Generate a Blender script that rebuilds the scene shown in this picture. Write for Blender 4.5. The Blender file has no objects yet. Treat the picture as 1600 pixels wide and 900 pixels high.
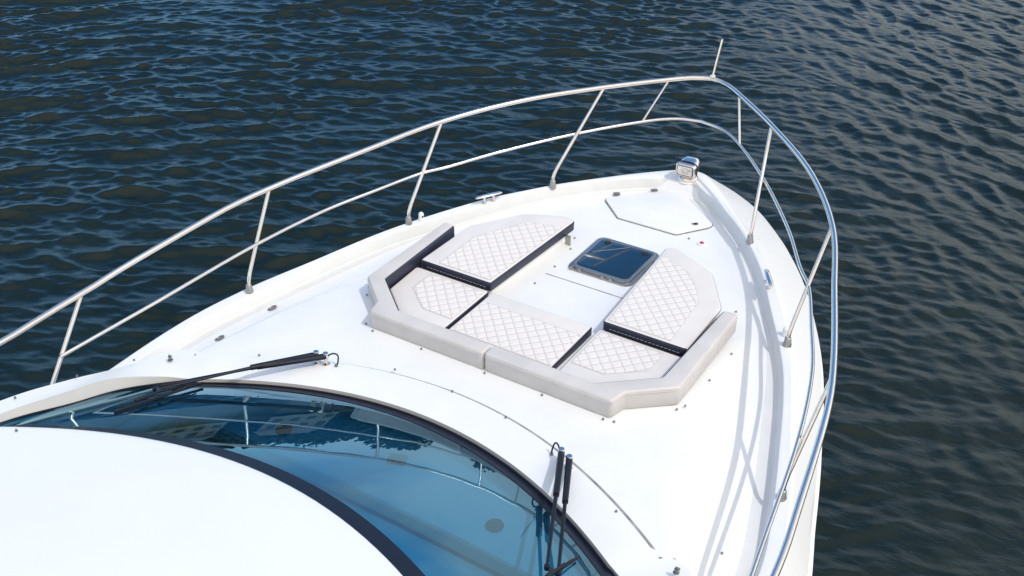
import bpy, bmesh, math, random
import numpy as np
from mathutils import Vector, Matrix
random.seed(4); rng = np.random.default_rng(11)
R = math.radians
S = bpy.context.scene
COL = S.collection

# ------------------------------------------------------------------ camera
cam = bpy.data.cameras.new('camera'); camo = bpy.data.objects.new('camera', cam); COL.objects.link(camo)
camo.location = (3.266, -4.847, 4.345)
fw = Vector((-0.4496, 0.7150, -0.5354)).normalized()
camo.rotation_mode = 'QUATERNION'
camo.rotation_quaternion = fw.to_track_quat('-Z', 'Y')
cam.angle = 2*math.atan(800/1700.3); cam.clip_start = .05; cam.clip_end = 3000
S.camera = camo

# ------------------------------------------------------------------ sun and sky
SUN = Vector((0.70, -0.02, 1.0)).normalized()
sun = bpy.data.lights.new('sun', 'SUN'); sun.energy = 2.0; sun.angle = R(.53); sun.color = (1, .965, .91)
suno = bpy.data.objects.new('sun', sun); COL.objects.link(suno)
suno.rotation_euler = SUN.to_track_quat('Z', 'Y').to_euler(); suno.location = (20, 0, 30)
w = bpy.data.worlds.new('World'); S.world = w; w.use_nodes = True
nt = w.node_tree; nt.nodes.clear()
N = nt.nodes.new; L = nt.links.new
sky = N('ShaderNodeTexSky'); sky.sky_type = 'NISHITA'; sky.sun_disc = False
sky.sun_elevation = math.asin(SUN.z); sky.sun_rotation = math.atan2(SUN.x, SUN.y)
sky.air_density = 1.0; sky.dust_density = 0.0; sky.ozone_density = 3.0
geo = N('ShaderNodeTexCoord')
mp = N('ShaderNodeMapping'); mp.inputs['Scale'].default_value = (1, 1, 2.6)
L(geo.outputs['Generated'], mp.inputs[0])
n1 = N('ShaderNodeTexNoise'); n1.inputs['Scale'].default_value = 2.3; n1.inputs['Detail'].default_value = 9; n1.inputs['Roughness'].default_value = .58
L(mp.outputs[0], n1.inputs['Vector'])
# a bank of broken cloud low ahead and to starboard, thin bright haze overhead and astern, clear blue to port
def math_(op, *v):
    m = N('ShaderNodeMath'); m.operation = op
    for i, q in enumerate(v):
        if isinstance(q, (int, float)): m.inputs[i].default_value = q
        else: L(q, m.inputs[i])
    return m.outputs[0]
def dot_(v):
    d = N('ShaderNodeVectorMath'); d.operation = 'DOT_PRODUCT'; d.inputs[1].default_value = v; L(geo.outputs['Generated'], d.inputs[0]); return d.outputs['Value']
bank = math_('ADD', math_('MULTIPLY_ADD', dot_((.75, .35, 0)), .85, n1.outputs['Fac']), math_('MULTIPLY_ADD', dot_((0, 0, 1)), -1.05, .31))
rp = N('ShaderNodeValToRGB'); rp.color_ramp.elements[0].position = .47; rp.color_ramp.elements[1].position = .70; L(bank, rp.inputs[0])
hz_ = N('ShaderNodeMapRange'); hz_.interpolation_type = 'SMOOTHSTEP'; hz_.inputs[1].default_value = -.2; hz_.inputs[2].default_value = .95
L(dot_((.58, -.50, .64)), hz_.inputs[0])
mx = N('ShaderNodeMix'); mx.data_type = 'RGBA'; mx.inputs[7].default_value = (10.7, 10.5, 10.2, 1)
hs = N('ShaderNodeHueSaturation'); hs.inputs['Saturation'].default_value = 1.24; hs.inputs['Value'].default_value = 2.1; L(sky.outputs[0], hs.inputs['Color'])
mb_ = N('ShaderNodeMix'); mb_.data_type = 'RGBA'; mb_.inputs[7].default_value = (11.2, 12.3, 12.9, 1)
L(rp.outputs[0], mb_.inputs[0]); L(hs.outputs[0], mb_.inputs[6])
L(hz_.outputs[0], mx.inputs[0]); L(mb_.outputs[2], mx.inputs[6])
bg = N('ShaderNodeBackground'); bg.inputs[1].default_value = .12
L(mx.outputs[2], bg.inputs[0]); wo = N('ShaderNodeOutputWorld'); L(bg.outputs[0], wo.inputs[0])
S.view_settings.view_transform = 'Standard'; S.view_settings.look = 'None'; S.view_settings.exposure = -0.13; S.view_settings.gamma = 1
try:
    S.cycles.max_bounces = 8; S.cycles.transparent_max_bounces = 12
except Exception: pass

# ------------------------------------------------------------------ materials
def mat(name, col, rough=.5, metal=0, noise=0, nscale=20, bump=0, bscale=200, coat=0, spec=None, rvar=0):
    m = bpy.data.materials.new(name); m.use_nodes = True; t = m.node_tree; p = t.nodes['Principled BSDF']
    p.inputs['Roughness'].default_value = rough; p.inputs['Metallic'].default_value = metal
    p.inputs['Base Color'].default_value = (*col, 1)
    p.inputs['Coat Weight'].default_value = coat
    if spec is not None: p.inputs['Specular IOR Level'].default_value = spec
    tc = t.nodes.new('ShaderNodeTexCoord')
    if noise:
        n = t.nodes.new('ShaderNodeTexNoise'); n.inputs['Scale'].default_value = nscale; n.inputs['Detail'].default_value = 6
        t.links.new(tc.outputs['Object'], n.inputs['Vector'])
        r = t.nodes.new('ShaderNodeMapRange'); r.inputs[1].default_value = .3; r.inputs[2].default_value = .7
        r.inputs[3].default_value = 1-noise; r.inputs[4].default_value = 1+noise*.3
        t.links.new(n.outputs['Fac'], r.inputs[0])
        mm = t.nodes.new('ShaderNodeVectorMath'); mm.operation = 'SCALE'; mm.inputs[0].default_value = col
        t.links.new(r.outputs[0], mm.inputs['Scale']); t.links.new(mm.outputs[0], p.inputs['Base Color'])
        if rvar:
            r2 = t.nodes.new('ShaderNodeMapRange'); r2.inputs[1].default_value = .3; r2.inputs[2].default_value = .7
            r2.inputs[3].default_value = rough+rvar; r2.inputs[4].default_value = rough-rvar*.5
            t.links.new(n.outputs['Fac'], r2.inputs[0]); t.links.new(r2.outputs[0], p.inputs['Roughness'])
    if bump:
        n = t.nodes.new('ShaderNodeTexNoise'); n.inputs['Scale'].default_value = bscale; n.inputs['Detail'].default_value = 3
        t.links.new(tc.outputs['Object'], n.inputs['Vector'])
        b = t.nodes.new('ShaderNodeBump'); b.inputs['Strength'].default_value = bump; b.inputs['Distance'].default_value = .002
        t.links.new(n.outputs['Fac'], b.inputs['Height']); t.links.new(b.outputs[0], p.inputs['Normal'])
    return m
gel = mat('gelcoat', (.80, .80, .795), .28, noise=.045, nscale=3.5, bump=.03, bscale=60, rvar=.08)
gelroof = mat('roof_gelcoat', (.775, .785, .80), .22, noise=.02, nscale=1.7, bump=.03, bscale=12, rvar=.06)
facegrey = mat('inner_face_grey', (.54, .52, .495), .4, noise=.05, nscale=8)
nonskid = mat('grey_nonskid_gelcoat', (.70, .70, .69), .5, noise=.05, nscale=8, bump=.4, bscale=300)
vinyl = mat('cream_vinyl', (.73, .69, .66), .48, noise=.06, nscale=6, bump=.35, bscale=420)
vinyl2 = mat('bolster_vinyl', (.61, .575, .555), .45, noise=.09, nscale=5, bump=.35, bscale=380)
navy = mat('navy_vinyl', (.022, .026, .055), .5, noise=.2, nscale=20, bump=.3, bscale=400)
thread = mat('pale_thread', (.42, .42, .44), .7)
steel = mat('polished_steel', (.83, .75, .68), .17, 1, noise=.08, nscale=30, rvar=.06)
brushed = mat('brushed_aluminium', (.40, .39, .37), .42, 1, noise=.1, nscale=40)
steeldk = mat('weathered_steel', (.33, .31, .29), .35, 1, noise=.2, nscale=60)
black = mat('black_paint', (.010, .012, .02), .5, noise=.2, nscale=30, spec=.3)
rubber = mat('black_rubber', (.012, .012, .013), .6)
jointm = mat('grey_joint_and_shade', (.34, .33, .32), .7, noise=.5, nscale=9)  # joint grey; on the surround it also colours in the lip's shadow
seal = mat('grey_seal', (.22, .22, .215), .6, noise=.3, nscale=30)
white = mat('white_plastic', (.8, .8, .8), .3)
red = mat('red_plastic', (.45, .02, .03), .3)
dashm = mat('pale_dash_moulding', (.74, .77, .76), .55, noise=.05, nscale=8)
dashd = mat('dark_dash_vinyl', (.05, .06, .07), .6, noise=.1)
frit = mat('black_glass_border', (.005, .009, .024), .3, spec=.14)
grille = mat('speaker_grille', (.01, .02, .03), .6, spec=.1)
acryl = mat('smoked_acrylic', (.008, .030, .058), .06, coat=.3, noise=.12, nscale=4)

def glassmat():
    m = bpy.data.materials.new('tinted_windshield_glass'); m.use_nodes = True; t = m.node_tree; t.nodes.clear()
    a = t.nodes.new('ShaderNodeBsdfTransparent'); a.inputs[0].default_value = (.15, .46, .64, 1)
    g = t.nodes.new('ShaderNodeBsdfGlossy'); g.inputs['Roughness'].default_value = .004; g.inputs[0].default_value = (.50, .82, 1, 1)
    f = t.nodes.new('ShaderNodeFresnel'); f.inputs[0].default_value = 1.56
    mul = t.nodes.new('ShaderNodeMath'); mul.operation = 'MULTIPLY'; mul.inputs[1].default_value = 1.6; mul.use_clamp = True
    t.links.new(f.outputs[0], mul.inputs[0])
    mi = t.nodes.new('ShaderNodeMixShader'); o = t.nodes.new('ShaderNodeOutputMaterial')
    t.links.new(mul.outputs[0], mi.inputs[0]); t.links.new(a.outputs[0], mi.inputs[1]); t.links.new(g.outputs[0], mi.inputs[2])
    t.links.new(mi.outputs[0], o.inputs[0])
    tc = t.nodes.new('ShaderNodeTexCoord'); n = t.nodes.new('ShaderNodeTexNoise'); n.inputs['Scale'].default_value = 2.2
    t.links.new(tc.outputs['Object'], n.inputs['Vector'])
    b = t.nodes.new('ShaderNodeBump'); b.inputs['Strength'].default_value = .05; b.inputs['Distance'].default_value = .02
    t.links.new(n.outputs['Fac'], b.inputs['Height']); t.links.new(b.outputs[0], g.inputs['Normal'])
    return m
glass = glassmat()

def quiltmat():
    m = bpy.data.materials.new('quilted_cream_vinyl'); m.use_nodes = True; t = m.node_tree; p = t.nodes['Principled BSDF']
    p.inputs['Roughness'].default_value = .5
    at = t.nodes.new('ShaderNodeAttribute'); at.attribute_name = 'stitch'
    mi = t.nodes.new('ShaderNodeMix'); mi.data_type = 'RGBA'
    mi.inputs[6].default_value = (.76, .71, .675, 1); mi.inputs[7].default_value = (.36, .32, .28, 1)
    t.links.new(at.outputs['Fac'], mi.inputs[0]); t.links.new(mi.outputs[2], p.inputs['Base Color'])
    tc = t.nodes.new('ShaderNodeTexCoord'); n = t.nodes.new('ShaderNodeTexNoise'); n.inputs['Scale'].default_value = 400
    t.links.new(tc.outputs['Object'], n.inputs['Vector'])
    b = t.nodes.new('ShaderNodeBump'); b.inputs['Strength'].default_value = .3; b.inputs['Distance'].default_value = .002
    t.links.new(n.outputs['Fac'], b.inputs['Height']); t.links.new(b.outputs[0], p.inputs['Normal'])
    return m
quilt = quiltmat()

# ------------------------------------------------------------------ helpers
def link(name, me, mats, parent=None, smooth=True, auto=None):
    o = bpy.data.objects.new(name, me); COL.objects.link(o)
    for m in (mats if isinstance(mats, (list, tuple)) else [mats]): me.materials.append(m)
    if smooth:
        me.polygons.foreach_set('use_smooth', [True]*len(me.polygons))
        me.set_sharp_from_angle(angle=R(auto if auto else 40))
    if parent: o.parent = parent
    return o
def data(name, vs, fs, mi=None):
    me = bpy.data.meshes.new(name); me.from_pydata([tuple(v) for v in vs], [], fs)
    if mi is not None: me.polygons.foreach_set('material_index', mi)
    me.update(); return me
def empty(name, loc=(0, 0, 0), parent=None):
    o = bpy.data.objects.new(name, None); COL.objects.link(o); o.location = loc
    o.empty_display_size = .1
    if parent: o.parent = parent
    return o
def tag(o, label, cat, group=None, kind=None):
    if label: o['label'] = label
    if cat: o['category'] = cat
    if group: o['group'] = group
    if kind: o['kind'] = kind
    return o
class MB:
    def __init__(s): s.v = []; s.f = []; s.m = []
    def add(s, vs, fs, m=0):
        b = len(s.v); s.v += [tuple(v) for v in vs]; s.f += [tuple(i+b for i in f) for f in fs]
        s.m += [m]*len(fs) if isinstance(m, int) else list(m)
    def grid(s, rows, close_u=False, close_v=False, m=0, flip=False):
        n = len(rows); k = len(rows[0]); vs = [p for r in rows for p in r]; fs = []
        for i in range(n-(0 if close_u else 1)):
            for j in range(k-(0 if close_v else 1)):
                a = i*k+j; b = i*k+(j+1) % k; c = ((i+1) % n)*k+(j+1) % k; d = ((i+1) % n)*k+j
                fs.append((a, d, c, b) if flip else (a, b, c, d))
        s.add(vs, fs, m)
    def tube(s, pts, r, seg=12, cap=True, m=0):
        pts = [Vector(p) for p in pts]; n = len(pts); rr = r if isinstance(r, (list, tuple)) else [r]*n
        t0 = (pts[1]-pts[0]).normalized(); up = Vector((0, 0, 1)) if abs(t0.z) < .9 else Vector((1, 0, 0))
        u = t0.cross(up).normalized(); rows = []
        for i, p in enumerate(pts):
            t = (pts[min(i+1, n-1)]-pts[max(i-1, 0)]).normalized()
            u = (u-t*u.dot(t)).normalized(); v = t.cross(u)
            rows.append([p+(u*math.cos(a)+v*math.sin(a))*rr[i] for a in [2*math.pi*k/seg for k in range(seg)]])
        s.grid(rows, close_v=True, m=m)
        if cap:
            b = len(s.v)-n*seg
            s.f.append(tuple(b+k for k in range(seg))); s.m.append(m)
            s.f.append(tuple(b+(n-1)*seg+k for k in reversed(range(seg)))); s.m.append(m)
    def lathe(s, c, prof, seg=20, axis=(0, 0, 1), m=0, cap=True):
        c = Vector(c); ax = Vector(axis).normalized()
        t = Vector((1, 0, 0)) if abs(ax.x) < .9 else Vector((0, 1, 0))
        u = (t-ax*t.dot(ax)).normalized(); v = ax.cross(u)
        rows = [[c+ax*z+(u*math.cos(a)+v*math.sin(a))*max(r, 1e-4) for a in [2*math.pi*k/seg for k in range(seg)]] for r, z in prof]
        s.grid(rows, close_v=True, m=m)
        if cap:
            b = len(s.v)-len(prof)*seg
            s.f.append(tuple(b+k for k in reversed(range(seg)))); s.m.append(m)
            s.f.append(tuple(b+(len(prof)-1)*seg+k for k in range(seg))); s.m.append(m)
    def box(s, c, sx, sy, sz, rot=None, bev=0, m=0):
        bm = bmesh.new(); bmesh.ops.create_cube(bm, size=1)
        bmesh.ops.scale(bm, vec=(sx, sy, sz), verts=bm.verts)
        if bev: bmesh.ops.bevel(bm, geom=list(bm.edges), offset=bev, segments=2, affect='EDGES', profile=.6)
        M = Matrix.Translation(Vector(c)) @ (rot.to_4x4() if rot else Matrix.Identity(4))
        bmesh.ops.transform(bm, matrix=M, verts=bm.verts)
        bm.verts.index_update()
        s.add([v.co.copy() for v in bm.verts], [[v.index for v in f.verts] for f in bm.faces], m); bm.free()
    def slab(s, poly, z0, z1, bev=.01, seg=4, m=0, side=None, zf=None, bottom=True, sidetop=3):
        # poly: counter-clockwise 2-D outline; rounded top edge; side: material per outline vertex
        P = [Vector((p[0], p[1])) for p in poly]; n = len(P); nr = []
        for i in range(n):
            a = (P[i]-P[i-1]); b = (P[(i+1) % n]-P[i])
            if a.length < 1e-7: a = b
            if b.length < 1e-7: b = a
            na = Vector((-a.y, a.x)).normalized(); nb = Vector((-b.y, b.x)).normalized()
            q = na+nb; q = q/ max(q.length_squared/2, .35); nr.append(q)
        rows = []
        def ring(off, z):
            rows.append([Vector((P[i].x+nr[i].x*off, P[i].y+nr[i].y*off, z+(zf(P[i].x, P[i].y) if zf else 0))) for i in range(n)])
        ring(bev*.5, z0); ring(0, z0+bev*.5)
        for k in range(seg+1):
            a = math.pi/2*k/seg; ring(bev*(1-math.cos(a)), z1-bev+bev*math.sin(a))
        nrow = len(rows); base = len(s.v)
        s.v += [tuple(v) for r in rows for v in r]
        for i in range(nrow-1):
            for j in range(n):
                s.f.append((base+i*n+j, base+i*n+(j+1) % n, base+(i+1)*n+(j+1) % n, base+(i+1)*n+j))
                s.m.append((side[j] if side and i < nrow-sidetop else m))
        from mathutils.geometry import tessellate_polygon
        top = rows[-1]
        for a, b, c in tessellate_polygon([top]):
            A, B, C = top[a], top[b], top[c]
            if (B.x-A.x)*(C.y-A.y)-(B.y-A.y)*(C.x-A.x) < 0: b, c = c, b
            s.f.append((base+(nrow-1)*n+a, base+(nrow-1)*n+b, base+(nrow-1)*n+c)); s.m.append(m)
            if bottom: s.f.append((base+a, base+c, base+b)); s.m.append(m)
    def build(s, name, mats, parent=None, smooth=True, auto=None):
        return link(name, data(name, s.v, s.f, s.m), mats, parent, smooth, auto)
def rounded(poly, r, seg=5, tags=None):
    out = []; tg = []; n = len(poly)
    for i, p in enumerate(poly):
        rr = r[i] if isinstance(r, (list, tuple)) else r
        p = Vector(p); a = Vector(poly[i-1])-p; b = Vector(poly[(i+1) % n])-p
        ang = a.angle(b); d = min(rr/math.tan(ang/2), a.length*.45, b.length*.45)
        p0 = p+a.normalized()*d; p1 = p+b.normalized()*d
        if rr <= 0: out.append(p); tg.append(tags[i] if tags else 0); continue
        for k in range(seg+1):
            t = k/seg; out.append(p0*(1-t)**2+p*2*t*(1-t)+p1*t*t); tg.append((tags[i] if k > seg//2 else tags[i-1]) if tags else 0)
    return (out, tg) if tags else out
def cr(pts, n):
    # Catmull-Rom through pts, n samples of equal arc length
    P = [np.array(p, float) for p in pts]; P = [2*P[0]-P[1]]+P+[2*P[-1]-P[-2]]; o = []
    for i in range(1, len(P)-2):
        for t in np.linspace(0, 1, 24, endpoint=False):
            a, b, c, d = P[i-1:i+3]
            o.append(.5*((2*b)+(-a+c)*t+(2*a-5*b+4*c-d)*t*t+(-a+3*b-3*c+d)*t**3))
    o.append(P[-2]); o = np.array(o); s = np.r_[0, np.cumsum(np.linalg.norm(np.diff(o, axis=0), axis=1))]
    q = np.linspace(0, s[-1], n); return np.stack([np.interp(q, s, o[:, k]) for k in range(o.shape[1])], 1)
def ss(a, b, x): t = np.clip((x-a)/(b-a), 0, 1); return t*t*(3-2*t)

# ------------------------------------------------------------------ water
WZ = -1.9
def build_water():
    x0, x1, y0, y1, d = -19.0, 6.5, -4.0, 20.5, .028
    xs = np.arange(x0, x1, d); ys = np.arange(y0, y1, d); X, Y = np.meshgrid(xs, ys)
    H = np.zeros_like(X); DX = np.zeros_like(X); DY = np.zeros_like(X)
    # wind waves: crests run along the view's horizontal to port, swinging diagonal to starboard
    U = (X-3.27)*.847+(Y+4.85)*.531
    W = [1-ss(-9, -3, U), ss(-9, -3, U)*(1-ss(1.5, 6.5, U)), .8*ss(1.5, 6.5, U)]
    W = [q.astype(np.float32) for q in W]; Xf = X.astype(np.float32); Yf = Y.astype(np.float32)
    H = H.astype(np.float32); DX = DX.astype(np.float32); DY = DY.astype(np.float32)
    for k in range(190):
        lam = .11*(1.45/.11)**rng.random()
        sy_ = k % 3
        sp = (.15, .20, .20)[sy_]+.16*(lam < .5)
        th = R((138, 112, 62)[sy_])+rng.normal()*sp
        A = .0165*lam*(1.75 if lam < .22 else 1.8 if lam < .62 else .8 if lam < 1.2 else .4)*(.4+1.2*rng.random()**2)*(1.12, 1, .85 if lam < .7 else .55)[sy_]
        kk = 2*math.pi/lam; cx, cy = math.cos(th), math.sin(th)
        # bent, broken crests: slow phase wander along the crest and a slow envelope
        wl = 2*math.pi/(lam*(5+5*rng.random())+.5); t2 = th+math.pi/2+rng.normal()*.5; p1, p2, p3 = rng.random(3)*6.283
        sl_ = wl*(math.cos(t2)*Xf+math.sin(t2)*Yf)
        arg = kk*(cx*Xf+cy*Yf)+p1+1.1*np.sin(sl_+p2)
        env = .55+.45*np.sin(sl_*.61+kk*.11*(cx*Xf+cy*Yf)+p3); amp = A*env*W[sy_]
        h = np.sqrt(np.sin(arg*.5)**2+.03)          # peaked crests, round troughs
        H += amp*(1.25-2.1*h); c_ = np.cos(arg+1.57)
        DX += .35*amp*cx*c_; DY += .35*amp*cy*c_
    g = .78+.22*np.sin(.31*X+.22*Y+1)*np.sin(.27*Y-.18*X+2)+.12*np.sin(.9*X-.5*Y)*np.sin(.7*Y+.3*X)
    # lee of the hull
    lee = .45+.55*ss(1.5, 5.5, np.hypot((X-3.2)*.9, (Y+.5)*.75))
    E = ss(0, 2.2, np.minimum(np.minimum(X-x0, x1-X), np.minimum(Y-y0, y1-Y)))
    g = g*E*lee
    V = np.stack([X+DX*g, Y+DY*g, WZ+H*g], -1).reshape(-1, 3)
    ny, nx = X.shape; idx = np.arange(ny*nx).reshape(ny, nx)
    Q = np.stack([idx[:-1, :-1], idx[:-1, 1:], idx[1:, 1:], idx[1:, :-1]], -1).reshape(-1, 4)
    b = len(V); B = 900
    V = np.vstack([V, [(-B, -B, WZ), (B, -B, WZ), (B, B, WZ), (-B, B, WZ), (x0, y0, WZ), (xs[-1], y0, WZ), (xs[-1], ys[-1], WZ), (x0, ys[-1], WZ)]])
    Q = np.vstack([Q, [(b, b+1, b+5, b+4), (b+1, b+2, b+6, b+5), (b+2, b+3, b+7, b+6), (b+3, b, b+4, b+7)]])
    me = bpy.data.meshes.new('water'); me.vertices.add(len(V)); me.vertices.foreach_set('co', V.ravel())
    me.loops.add(len(Q)*4); me.loops.foreach_set('vertex_index', Q.ravel())
    me.polygons.add(len(Q)); me.polygons.foreach_set('loop_start', np.arange(len(Q))*4); me.polygons.foreach_set('loop_total', np.full(len(Q), 4))
    me.update(calc_edges=True); me.polygons.foreach_set('use_smooth', np.ones(len(Q), bool))
    m = bpy.data.materials.new('dark_sea_water'); m.use_nodes = True; t = m.node_tree; p = t.nodes['Principled BSDF']
    p.inputs['Roughness'].default_value = .03; p.inputs['IOR'].default_value = 1.34
    tc = t.nodes.new('ShaderNodeTexCoord'); n = t.nodes.new('ShaderNodeTexNoise'); n.inputs['Scale'].default_value = 1.1; n.inputs['Detail'].default_value = 11; n.inputs['Roughness'].default_value = .72
    t.links.new(tc.outputs['Object'], n.inputs['Vector'])
    r = t.nodes.new('ShaderNodeValToRGB'); r.color_ramp.elements[0].position = .35; r.color_ramp.elements[1].position = .7
    r.color_ramp.elements[0].color = (.003, .010, .008, 1); r.color_ramp.elements[1].color = (.008, .0165, .012, 1)
    t.links.new(n.outputs['Fac'], r.inputs[0]); t.links.new(r.outputs[0], p.inputs['Base Color'])
    mp = t.nodes.new('ShaderNodeMapping'); mp.inputs['Rotation'].default_value = (0, 0, R(-28)); mp.inputs['Scale'].default_value = (6, 19, 12)
    t.links.new(tc.outputs['Object'], mp.inputs[0])
    n2 = t.nodes.new('ShaderNodeTexNoise'); n2.inputs['Scale'].default_value = 1; n2.inputs['Detail'].default_value = 7; n2.inputs['Roughness'].default_value = .68; n2.inputs['Distortion'].default_value = .6
    t.links.new(mp.outputs[0], n2.inputs['Vector'])
    b2 = t.nodes.new('ShaderNodeBump'); b2.inputs['Strength'].default_value = .8; b2.inputs['Distance'].default_value = .007
    n3 = t.nodes.new('ShaderNodeTexNoise'); n3.inputs['Scale'].default_value = 3.1; n3.inputs['Detail'].default_value = 4; n3.inputs['Roughness'].default_value = .6
    t.links.new(mp.outputs[0], n3.inputs['Vector'])
    sm_ = t.nodes.new('ShaderNodeMath'); sm_.operation = 'MULTIPLY_ADD'; sm_.inputs[1].default_value = .5
    t.links.new(n3.outputs['Fac'], sm_.inputs[0]); t.links.new(n2.outputs['Fac'], sm_.inputs[2]); t.links.new(sm_.outputs[0], b2.inputs['Height']); t.links.new(b2.outputs[0], p.inputs['Normal'])
    o = bpy.data.objects.new('water', me); COL.objects.link(o); me.materials.append(m); o['kind'] = 'structure'
build_water()

# ------------------------------------------------------------------ yacht: hull and deck
boat = empty('motor_yacht')
tag(boat, 'white motor yacht with steel bow rail, wraparound tinted windshield and white cabin roof', 'yacht')
Gy = [-6.5, -1.2, 0, 1, 2, 2.5, 3, 3.45]; Gz = [-.30, -.158, -.076, -.008, .045, .066, .058, .04]
G = lambda y: float(np.interp(y, Gy, Gz))
T = lambda y: float(np.interp(y, [-7, .3, 1.3, 2.3, 3.0], [0, 0, -.045, -.042, -.022]))
NS = 260
GI = cr([(2.2, -6.5), (2.23, -3), (2.22, -1.5), (2.19, -.62), (2.07, -.1), (1.935, .354), (1.79, .8), (1.64, 1.168), (1.367, 1.673), (1.075, 2.18), (.70, 2.655), (.37, 2.97), (.24, 3.06), (.15, 3.13), (0, 3.16)], NS)
FO = cr([(2.29, -6.5), (2.32, -3), (2.32, -1.5), (2.28, -.62), (2.16, -.05), (1.96, .5), (1.665, 1.27), (1.32, 1.92), (.98, 2.38), (.60, 2.85), (.28, 3.22), (.1, 3.39), (0, 3.42)], NS)
SO = cr([(2.50, -6.5), (2.53, -3), (2.50, -1.5), (2.42, -.5), (2.245, .185), (2.08, .77), (1.80, 1.617), (1.45, 2.35), (1.10, 2.88), (.68, 3.38), (.36, 3.65), (.12, 3.79), (0, 3.82)], NS)
c1f = lambda y: float(np.interp(y, [-.85, -.05, .69, 1.4, 2.2, 3.0], [1.77, 1.59, 1.34, 1.30, .80, .12]))
c2f = lambda y: float(np.interp(y, [-.82, -.05, .74, 1.5, 2.3, 3.0], [1.97, 1.79, 1.545, 1.38, .86, .16]))
def x0f(y):
    if y > -.40: return 0.
    if y > -1.03: return math.sqrt((-.40-y)/.2)
    return 1.88
def dense(c, extra):
    return c
mb = MB(); rowsR = []
side_rows = []
for i in range(NS):
    gx, gy = GI[i]; fx, fy = FO[i]; sx, sy = SO[i]
    g = G(gy); hb = .088*(1-ss(3.02, 3.14, gy))+.004
    wz = g-hb; x0 = min(x0f(gy), gx-.1) if gx > .2 else 0
    bx = max(gx-.035, 0); t = T(gy)
    t = t+(wz-t)*ss(2.99, 3.15, gy)
    c1 = min(max(c1f(gy), x0+.01), bx*.86); c2 = min(max(c2f(gy), c1+.01), bx*.94)
    if gx < .02: c1 = bx*.8; c2 = bx*.9
    zc1 = t-.012*(1-ss(2, 3, gy)); zc2 = zc1+(wz-zc1)*.72
    r = []
    for u in (0, .25, .5, .75, 1): r.append((x0+(c1-x0)*u, gy, t+(zc1-t)*u**3))
    d = (c2-c1)
    r += [(c1+min(.02, d*.2), gy, zc1+(zc2-zc1)*.05), (c2-min(.02, d*.2), gy, zc2-(zc2-zc1)*.05), (c2, gy, zc2)]
    r += [(bx+(c2-bx)*.4, gy, wz+(zc2-wz)*.3), (bx-.012 if bx > .02 else bx, gy, wz+.001), (bx, gy, wz+.006)]
    r += [(gx-.008 if gx > .01 else gx, gy-.0, g-.012), (gx, gy, g-.003)]
    r += [((gx*.8+fx*.2), (gy*.8+fy*.2), g+.002), ((gx+fx)/2, (gy+fy)/2, g+.004)]
    gf = G(fy)
    r += [(gx*.15+fx*.85, gy*.15+fy*.85, gf+.002), (fx, fy, gf-.004)]
    r += [(fx*.92+sx*.08, fy*.92+sy*.08, gf-.018)]
    r += [(fx*.1+sx*.9, fy*.1+sy*.9, gf-.235), (sx, sy, gf-.265), (sx, sy, gf-.30)]
    side_rows.append([(sx, sy, gf-.30), (sx*1.012, sy+.012*(sy > 3.5), gf-.315), (sx*1.012, sy+.012*(sy > 3.5), gf-.36), (sx, sy, gf-.375)])
    f = i/(NS-1); tap = .93-.30*max(0, (f-.35)/.65)
    wx, wy = sx*tap, sy-.5*max(0, (f-.6)/.4)
    side_rows[-1] += [(sx*(.7)+wx*.3, sy*.7+wy*.3, -.8), (sx*.3+wx*.7, sy*.3+wy*.7, -1.4), (wx, wy, -1.95), (wx*.5, wy-.2, -2.5), (0, wy-.3, -2.7)]
    rowsR.append(r)
    side_rows[-1] = side_rows[-1]
deck = MB(); deck.grid([r[:9] for r in rowsR], m=0); deck.grid([[(-x, y, z) for x, y, z in r[:9]] for r in rowsR], m=0, flip=True)
deck.build('foredeck', gel, boat, auto=25)
for s_, fl in ((1, False), (-1, True)):
    m = MB(); m.grid([[(x*s_, y, z) for x, y, z in r[8:13]] for r in rowsR], flip=fl); m.build('toe_rail_face', nonskid, boat, auto=25)
gw = MB(); gw.grid([r[12:21] for r in rowsR]); gw.grid([[(-x, y, z) for x, y, z in r[12:21]] for r in rowsR], flip=True)
gw.build('gunwale', gel, boat, auto=25)
hl = MB(); hl.grid(side_rows); hl.grid([[(-x, y, z) for x, y, z in r] for r in side_rows], flip=True)
hl.build('hull', gel, boat, auto=25)
# transom
tr = MB(); rr = [(0, -6.5, 0)]+rowsR[0]+side_rows[0]
tr.add([(x, y, z) for x, y, z in rr]+[(-x, y, z) for x, y, z in reversed(rr)], [tuple(range(2*len(rr)))]); tr.build('transom', gel, boat, smooth=False)

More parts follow.
